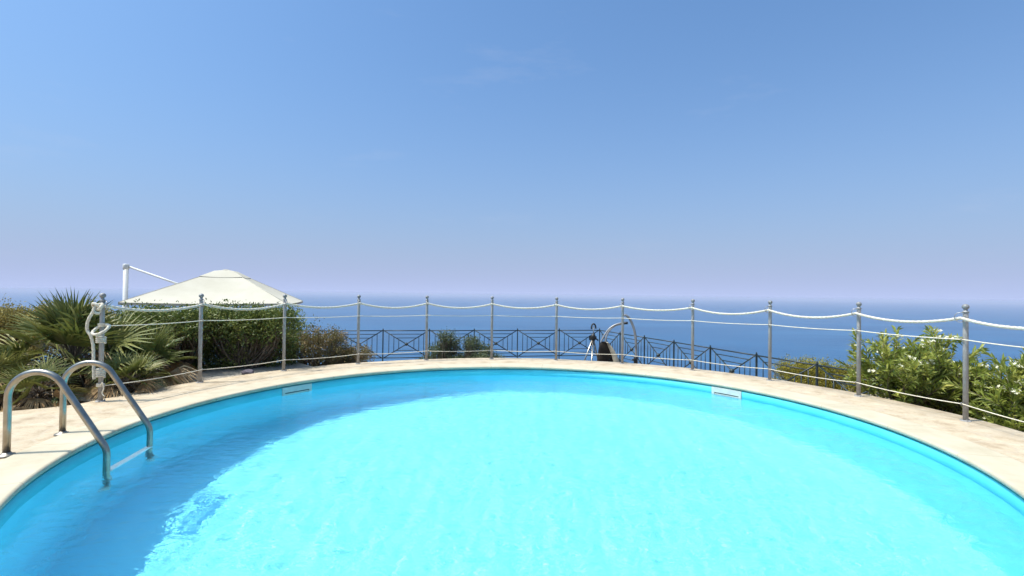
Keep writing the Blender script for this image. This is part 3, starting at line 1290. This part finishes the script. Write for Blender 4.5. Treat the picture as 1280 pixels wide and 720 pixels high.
def shrub(name, label, cat, base, clumps, nleaf, leaf, mat, seed, group=None, stems=9, stem_r=.018, wd=.45, twigs=True, scat=.22):
    """clumps: (centre, radii) ellipsoids in world space that hold the leaves"""
    rng = np.random.default_rng(seed)
    r = empty(name, base)
    tag(r, label, cat, group)
    vol = np.array([c[1][0] * c[1][1] * c[1][2] for c in clumps]) ** .75
    vol /= vol.sum()
    parts = []
    m = MB()
    for (c, rad), w in zip(clumps, vol):
        # small sprigs scattered through the clump's outer volume, leaves scattered round the sprigs
        ns = max(6, int(nleaf * w / 22))
        d = unit(rng.normal(size=(ns, 3)))
        d[:, 2] = np.where(d[:, 2] < -.55, -d[:, 2], d[:, 2])
        q = (.45 + .55 * rng.random(ns) ** .6) * (1 + scat * rng.normal(size=ns) * (rng.random(ns) > .55))
        sp = np.array(c) + d * np.array(rad) * q[:, None]
        st = rng.random(ns)
        k = 22
        P = np.repeat(sp, k, 0) + rng.normal(size=(ns * k, 3)) * leaf * 1.15
        D = unit(np.repeat(d, k, 0) * .7 + rng.normal(size=(ns * k, 3)) * .8 + np.array([0, 0, .35]))
        N = unit(rng.normal(size=(ns * k, 3)) + np.array([0, 0, .8]))
        L = leaf * (.6 + .7 * rng.random(ns * k))
        t = np.clip(np.repeat(st, k) * .6 + .4 * rng.random(ns * k), 0, 1)
        parts.append(leaf_arrays(P, D, N, L, L * wd, t))
        if twigs:
            for s in sp[:: max(1, ns // 14)]:
                bp = Vector(base) + Vector((rng.normal() * .06, rng.normal() * .06, 0))
                mp = Vector(c).lerp(bp, .45) + Vector((rng.normal() * .08, rng.normal() * .08, rng.normal() * .05))
                m.tube(smooth_path([bp, mp, Vector(s)], 4), [stem_r * (1 - .85 * t_ / 8) for t_ in range(9)], 5, caps=False)
    m.build('stems', MAT['bark'], r)
    V, Fc, T = merge(parts)
    np_mesh('foliage', V, Fc, MAT[mat], r, tint=T)
    return r


def clumps_px(boxes, rng_seed, sub=5):
    """boxes: (px0, py_top, px1, py_bottom, y0, y1) -> several uneven ellipsoids inside"""
    rng = np.random.default_rng(rng_seed)
    out = []
    for (x0, t, x1, b, y0, y1) in boxes:
        for i in range(sub):
            u = (i + .5 + .5 * (rng.random() - .5)) / sub
            yy = y0 + (y1 - y0) * rng.random()
            px = x0 + (x1 - x0) * u
            tt = t + (b - t) * .10 * rng.random()
            T_ = at_y(px, tt, yy)
            B_ = at_y(px, b, yy)
            w = abs(x1 - x0) / sub * yy / F_PX
            out.append(((T_.x, yy, (T_.z + B_.z) / 2), (w * (.75 + .4 * rng.random()), w * .8 + .12, abs(T_.z - B_.z) / 2)))
    return out


def gbase(px, y):
    p = at_y(px, 400, y)
    return (p.x, y, float(ground_h(p.x, y)) - .02)


# dark green bushes under the umbrella
shrub('dark_bush', 'dense dark green bush under the left half of the umbrella canopy', 'bush', gbase(225, 7.5),
      clumps_px([(165, 384, 270, 428, 6.8, 7.3), (165, 388, 270, 440, 7.0, 7.6), (165, 415, 270, 478, 7.2, 7.8)], 1, 5), 30000, .045, 'dark_bush', 21, 'dense bushes left of the pool', scat=.1)
shrub('dark_bush', 'dense dark green bush between the two posts under the right half of the umbrella', 'bush', gbase(310, 7.6),
      clumps_px([(255, 383, 364, 426, 7.2, 7.6), (255, 387, 362, 438, 7.3, 7.9), (255, 412, 362, 472, 7.6, 8.1)], 2, 5), 32000, .045, 'dark_bush', 22, 'dense bushes left of the pool', scat=.1)
shrub('brown_bush', 'reddish-brown dry shrub right of the dark bushes, in front of the iron fence', 'bush', gbase(390, 8.6),
      clumps_px([(350, 408, 430, 464, 8.2, 8.9), (420, 434, 462, 458, 8.4, 8.9)], 3, 5), 15000, .035, 'brown_bush', 23)
# two small grey-green shrubs behind the centre of the pool
shrub('olive_shrub', 'grey-green shrub with a pointed top, left one of the pair behind the deck', 'shrub', gbase(552, 10.0),
      clumps_px([(547, 410, 563, 438, 9.8, 10.2), (553, 419, 573, 452, 9.8, 10.2), (536, 429, 560, 462, 9.8, 10.2), (520, 446, 590, 478, 9.6, 10.4)], 4, 3), 12000, .035, 'olive_bush', 24, 'small shrubs behind the deck')
shrub('olive_shrub', 'grey-green shrub with a rounded top, right one of the pair behind the deck', 'shrub', gbase(590, 10.0),
      clumps_px([(581, 419, 597, 446, 9.8, 10.2), (594, 428, 613, 456, 9.8, 10.2), (572, 441, 626, 474, 9.6, 10.4)], 5, 3), 11000, .035, 'olive_bush', 25, 'small shrubs behind the deck')
# yellow-green bushes at the right
shrub('yellow_bush', 'yellow-green bush with rounded top behind the right-hand iron fence', 'bush', gbase(1010, 11.6),
      clumps_px([(975, 449, 1040, 500, 11.2, 12.2)], 6, 5), 16000, .042, 'yellow_bush', 26, 'yellow bushes below the deck')
shrub('yellow_bush', 'yellow-green bush touching the oleander, partly behind the railing post', 'bush', gbase(1062, 10.9),
      clumps_px([(1035, 455, 1095, 505, 10.4, 11.4)], 7, 4), 12000, .042, 'yellow_bush', 27, 'yellow bushes below the deck')
# golden dry shrubs at the far left
shrub('dry_shrub', 'golden-brown dry shrub at the left edge, behind the fan palms', 'shrub', gbase(20, 8.5),
      clumps_px([(-40, 381, 66, 470, 8.0, 9.0), (-40, 384, 66, 430, 7.6, 8.6)], 8, 6), 34000, .04, 'gold_bush', 28)
shrub('dry_shrub', 'golden-brown dry shrub showing between the big palm and the umbrella mast', 'shrub', gbase(95, 9.0),
      clumps_px([(60, 379, 140, 450, 8.6, 9.4)], 9, 4), 16000, .045, 'gold_bush', 29)


def fan_palm(label, base, size, nlv, seed, ndry=8, spread=(.0, 1.45), lean=(0, 0)):
    rng = np.random.default_rng(seed)
    r = empty('fan_palm', base)
    tag(r, label, 'palm', 'fan palms beside the deck')
    base = Vector(base)
    crown = base + Vector((lean[0] * .4, lean[1] * .4, .28 * size))
    m = MB()
    tr = [base + (crown - base) * t + Vector((0, 0, -.03)) for t in (0, .25, .5, .75, 1.0)]
    m.tube(tr, [.085 * size, .10 * size, .105 * size, .09 * size, .045 * size], 12)
    for i in range(40):      # old leaf bases
        a = rng.random() * 2 * PI
        t = rng.random()
        q = base.lerp(crown, t)
        d = Vector((math.cos(a), math.sin(a), .9))
        m.tube([q + d * .06 * size, q + d * .15 * size], [.018 * size, .006 * size], 5)
    m.build('trunk', MAT['palm_fibre'], r)
    pet = MB()
    gp, dp = [], []
    for i in range(nlv + ndry):
        dry = i >= nlv
        az = i * 2.39996 + rng.normal() * .25
        if dry:
            el = -.55 + .9 * rng.random()
        else:
            el = spread[0] + (spread[1] - spread[0]) * ((i + .5) / nlv) ** .8 + rng.normal() * .08
        d = Vector((math.cos(az) * math.cos(el) + lean[0] * .3, math.sin(az) * math.cos(el) + lean[1] * .3, math.sin(el))).normalized()
        pl = size * (.30 + .16 * rng.random()) * (.95 if dry else 1)
        tipd = (d + Vector((0, 0, -.18 - (.25 if dry else 0)))).normalized()
        pe = crown + d * pl * .55 + tipd * pl * .45
        pet.tube(smooth_path([crown, crown + d * pl * .55, pe], 3), [.010 * size * (1 - .45 * t / 6) for t in range(7)], 5, caps=False)
        # fan blade
        side = tipd.cross(Vector((0, 0, 1)))
        if side.length < 1e-3:
            side = Vector((1, 0, 0))
        side.normalize()
        roll = rng.normal() * .45
        nrm = side.cross(tipd).normalized()
        side2 = side * math.cos(roll) + nrm * math.sin(roll)
        nrm2 = nrm * math.cos(roll) - side * math.sin(roll)
        ns = 17
        ang = np.linspace(-1.5, 1.5, ns) * (.62 if dry else 1.0) + rng.normal(size=ns) * .03
        cup = .35 * np.sin(np.abs(ang) * .8)
        td, sd, nd = np.array(tipd), np.array(side2), np.array(nrm2)
        D = np.cos(ang)[:, None] * td + np.sin(ang)[:, None] * sd + cup[:, None] * nd * (.5 + .5 * rng.random())
        L = size * .47 * (.72 + .28 * np.cos(ang * .75)) * (.9 + .2 * rng.random(ns)) * (.85 + .3 * rng.random())
        Wd = np.full(ns, .026 * size)
        base_t = rng.random()
        t = np.clip(base_t * .62 + rng.random(ns) * .28 + (.10 if rng.random() > .7 else 0), 0, 1)
        P = np.repeat(np.array(pe)[None], ns, 0) + D * .01
        N = np.repeat(nd[None], ns, 0) + rng.normal(size=(ns, 3)) * .15
        A = leaf_arrays(P, D, N, L, Wd, t, droop=.08 + (.35 if dry else .14 * rng.random()), fold=.35, mid=.5)
        # joined palm of the hand: short wide blades that overlap
        B = leaf_arrays(P, D, N, L * .5, Wd * 1.7, t, droop=.03, fold=.15, mid=.6)
        (dp if dry else gp).extend([A, B])
    pet.build('leaf_stalks', MAT['palm'] if False else MAT['bark'], r)
    V, Fc, T = merge(gp)
    np_mesh('fronds', V, Fc, MAT['palm'], r, tint=T)
    if dp:
        V, Fc, T = merge(dp)
        np_mesh('dry_fronds', V, Fc, MAT['palm_dry'], r, tint=T)
    return r


def pbase(px, y):
    p = at_y(px, 400, y)
    return (p.x, y, -.06)


fan_palm('tall fan palm with upright dark fronds, rising behind the far ladder handrail', pbase(92, 5.75), 1.10, 34, 31, 14, (.1, 1.5))
fan_palm('fan palm with spreading lower fronds at the left edge, behind the near ladder handrail', pbase(10, 5.2), .60, 26, 32, 14, (.0, 1.4))
fan_palm('fan palm with drooping brown dry fronds, between the rope-wrapped post and the umbrella front post', pbase(186, 6.2), .74, 24, 33, 32, (.0, 1.35))
fan_palm('low fan palm with bright yellowish fronds close to the deck beside the ladder', pbase(50, 4.98), .50, 20, 34, 10, (-.05, 1.1))
fan_palm('small low fan palm just right of the rope-wrapped post, near the low cord', pbase(160, 5.55), .52, 20, 35, 12, (.0, 1.2))
fan_palm('fan palm growing directly behind the rope-wrapped post, tips reaching the umbrella corner', pbase(136, 6.7), .84, 26, 36, 18, (.1, 1.45))


def oleander(label, base, n_stems, height, spread, seed):
    rng = np.random.default_rng(seed)
    r = empty('oleander', base)
    tag(r, label, 'shrub', 'flowering oleanders beside the deck')
    m = MB()
    P, D, N, L, T = [], [], [], [], []
    fP, fD, fN, fT = [], [], [], []
    b0 = Vector(base)
    for s in range(n_stems):
        az = rng.random() * 2 * PI
        out = spread * math.sqrt(rng.random())
        h = height * (.55 + .5 * rng.random()) * (1 - .25 * (out / spread) ** 2)
        tip = b0 + Vector((math.cos(az) * out, math.sin(az) * out, h))
        b = b0 + Vector((math.cos(az) * out * .3, math.sin(az) * out * .3, 0))
        md = b.lerp(tip, .5) + Vector((rng.normal() * .05, rng.normal() * .05, .05))
        pts = smooth_path([b, md, tip], 6)
        m.tube(pts, [.010 - .007 * t / 12 for t in range(13)], 5, caps=False)
        br = [(pts, .3)]
        for k in range(4):
            i0 = 4 + int(rng.random() * 7)
            q = pts[i0]
            dd = Vector((rng.normal() * .7, rng.normal() * .7, .55 + .5 * rng.random())).normalized()
            ln = height * (.18 + .18 * rng.random())
            e = q + dd * ln
            bp = smooth_path([q, q + dd * ln * .5 + Vector((rng.normal() * .02, rng.normal() * .02, .02)), e], 5)
            m.tube(bp, [.005 - .003 * t / 10 for t in range(11)], 4, caps=False)
            br.append((bp, .1))
        for (bp, start) in br:
            rs = resample(bp, .03)
            n0 = int(len(rs) * start)
            st = rng.random()
            for i in range(n0, len(rs)):
                tdir = (rs[min(i + 1, len(rs) - 1)] - rs[max(i - 1, 0)]).normalized()
                ax = tdir.orthogonal().normalized()
                ph = rng.random() * 6.28
                frac = (i - n0) / max(1, len(rs) - n0)
                if rng.random() > .45 + .55 * frac:
                    continue
                for w in range(3):
                    a = ph + w * 2.094 + rng.normal() * .2
                    o = (ax * math.cos(a) + tdir.cross(ax) * math.sin(a))
                    op = .95 - .45 * frac + rng.normal() * .18
                    P.append(rs[i]); D.append(tdir * math.cos(op) + o * math.sin(op))
                    N.append(tdir * math.sin(op) - o * math.cos(op))
                    L.append(.085 + .05 * rng.random())
                    T.append(min(1, max(0, .30 * st + .38 * rng.random() + .38 * frac * frac)))
            if rng.random() < .17 and len(rs):
                e = rs[-1]
                for f in range(5 + int(rng.random() * 6)):
                    c = e + Vector((rng.normal() * .03, rng.normal() * .03, .015 + rng.random() * .035))
                    fn = Vector((rng.normal() * .5, rng.normal() * .5 - .2, .8)).normalized()
                    ax = fn.orthogonal().normalized()
                    for w in range(5):
                        a = w * 1.2566
                        o = ax * math.cos(a) + fn.cross(ax) * math.sin(a)
                        fP.append(c); fD.append(o + fn * .35); fN.append(fn); fT.append(rng.random())
    m.build('stems', MAT['bark'], r)
    n = len(P)
    L = np.array(L)
    V, Fc, TT = leaf_arrays(np.array(P), np.array(D), np.array(N), L, L * .22, np.array(T), droop=.12, fold=.3, mid=.5)
    np_mesh('foliage', V, Fc, MAT['oleander'], r, tint=TT)
    k = len(fP)
    if k:
        V, Fc, TT = leaf_arrays(np.array(fP), np.array(fD), np.array(fN), np.full(k, .021), np.full(k, .016), np.array(fT), droop=0, fold=.1, mid=.6)
        np_mesh('flowers', V, Fc, MAT['petal'], r, tint=TT)
    return r


def obase(px, y, dz=0.0):
    p = at_y(px, 400, y)
    return (p.x, y, float(ground_h(p.x, y)) - .03 + dz)


oleander('broad oleander with pale yellow flowers, between the last two railing posts', obase(1140, 6.0), 62, 1.06, .68, 41)
oleander('oleander with cream flower clusters at the right edge, right of the last post', obase(1276, 5.25), 70, 1.20, .64, 42)
oleander('oleander standing behind the last post, with gaps where the sea shows', obase(1195, 6.1), 38, 1.12, .52, 43)

# ---------------------------------------------------------------- light
SUN_EL = math.radians(64.5)
to_sun = Vector((-.974, -.227, 0)).normalized() * math.cos(SUN_EL) + Vector((0, 0, math.sin(SUN_EL)))
ld = bpy.data.lights.new('sun', 'SUN')
ld.energy = 2.4
ld.angle = math.radians(.53)
ld.color = (1, .955, .88)
lo = bpy.data.objects.new('sun', ld)
COL.objects.link(lo)
lo.rotation_euler = to_sun.to_track_quat('Z', 'Y').to_euler()
lo.location = (-20, -10, 30)
ld.cycles.is_caustics_light = True

w = bpy.data.worlds.new('World')
S.world = w
w.use_nodes = True
nt = w.node_tree
nt.nodes.clear()
wo = nt.nodes.new('ShaderNodeOutputWorld')
bg = nt.nodes.new('ShaderNodeBackground')
sky = nt.nodes.new('ShaderNodeTexSky')
sky.sky_type = 'NISHITA'
sky.sun_disc = False
sky.sun_elevation = SUN_EL
sky.sun_rotation = math.atan2(to_sun.x, to_sun.y)
sky.altitude = 100
sky.air_density = 1.0
sky.dust_density = 1.8
sky.ozone_density = 2.5
bg.inputs['Strength'].default_value = .085
tn = nt.nodes.new('ShaderNodeMixRGB')
tn.blend_type = 'MULTIPLY'
tn.inputs[0].default_value = 1
tn.inputs[2].default_value = (.66, .93, 1.09, 1)
nt.links.new(sky.outputs[0], tn.inputs[1])
nt.links.new(tn.outputs[0], bg.inputs[0])
# pale sea haze low in the sky and faint cirrus, both by direction
tc = nt.nodes.new('ShaderNodeTexCoord')
sx = nt.nodes.new('ShaderNodeSeparateXYZ')
nt.links.new(tc.outputs['Generated'], sx.inputs[0])


def wmath(op, a, b=None, clamp=False):
    n = nt.nodes.new('ShaderNodeMath')
    n.operation = op
    n.use_clamp = clamp
    for i, v in enumerate((a, b)):
        if v is None:
            continue
        if isinstance(v, (int, float)):
            n.inputs[i].default_value = v
        else:
            nt.links.new(v, n.inputs[i])
    return n.outputs[0]


zz = wmath('MAXIMUM', sx.outputs['Z'], 0.0)
dim = wmath('SUBTRACT', 1.0, wmath('MULTIPLY', wmath('POWER', 2.718, wmath('MULTIPLY', zz, -5.2)), .77))
nt.links.new(wmath('MULTIPLY', dim, .088), bg.inputs['Strength'])
lowf = wmath('MULTIPLY', wmath('POWER', 2.718, wmath('MULTIPLY', zz, -6.0)), .95)
bg2 = nt.nodes.new('ShaderNodeBackground')
bg2.inputs[0].default_value = (.248, .294, .448, 1)
bg2.inputs[1].default_value = 1.0
mp = nt.nodes.new('ShaderNodeMapping')
mp.inputs['Scale'].default_value = (2.2, 2.2, 9.0)
mp.inputs['Rotation'].default_value = (0, .12, .3)
nt.links.new(tc.outputs['Generated'], mp.inputs[0])
cn = noise(nt, 1.6, 8, .62, vec=mp.outputs[0])
cr = ramp(nt, [(.60, (0, 0, 0)), (.85, (1, 1, 1))])
nt.links.new(cn.outputs['Fac'], cr.inputs[0])
cf = wmath('MULTIPLY', cr.outputs[0], .2)
ms1 = nt.nodes.new('ShaderNodeMixShader')
nt.links.new(lowf, ms1.inputs[0])
nt.links.new(bg.outputs[0], ms1.inputs[1])
nt.links.new(bg2.outputs[0], ms1.inputs[2])
bg3 = nt.nodes.new('ShaderNodeBackground')
bg3.inputs[0].default_value = (.27, .30, .38, 1)
ms2 = nt.nodes.new('ShaderNodeMixShader')
nt.links.new(cf, ms2.inputs[0])
nt.links.new(ms1.outputs[0], ms2.inputs[1])
nt.links.new(bg3.outputs[0], ms2.inputs[2])
# out-of-view glow round the sun, added to lift the shade in the pool
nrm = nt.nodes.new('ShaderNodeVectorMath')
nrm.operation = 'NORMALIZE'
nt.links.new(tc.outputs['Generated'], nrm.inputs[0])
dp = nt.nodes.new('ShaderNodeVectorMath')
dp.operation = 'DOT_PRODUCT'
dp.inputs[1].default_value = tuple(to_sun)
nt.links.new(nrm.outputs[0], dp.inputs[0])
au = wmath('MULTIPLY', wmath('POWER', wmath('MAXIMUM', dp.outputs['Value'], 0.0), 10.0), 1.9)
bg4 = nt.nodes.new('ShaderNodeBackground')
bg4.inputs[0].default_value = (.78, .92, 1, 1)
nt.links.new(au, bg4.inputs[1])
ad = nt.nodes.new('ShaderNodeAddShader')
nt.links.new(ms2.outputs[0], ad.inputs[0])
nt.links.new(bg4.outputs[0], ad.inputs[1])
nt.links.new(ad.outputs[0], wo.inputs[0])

# ---------------------------------------------------------------- render settings
S.render.engine = 'CYCLES'
S.view_settings.view_transform = 'Standard'
S.view_settings.look = 'None'
S.view_settings.exposure = 1.1
S.view_settings.gamma = 1
S.cycles.max_bounces = 16
S.cycles.diffuse_bounces = 7
S.cycles.glossy_bounces = 8
S.cycles.transmission_bounces = 12
S.cycles.volume_bounces = 1
S.cycles.sample_clamp_indirect = 6
S.cycles.use_denoising = True
try:
    S.cycles.denoiser = 'OPENIMAGEDENOISE'
except Exception:
    pass
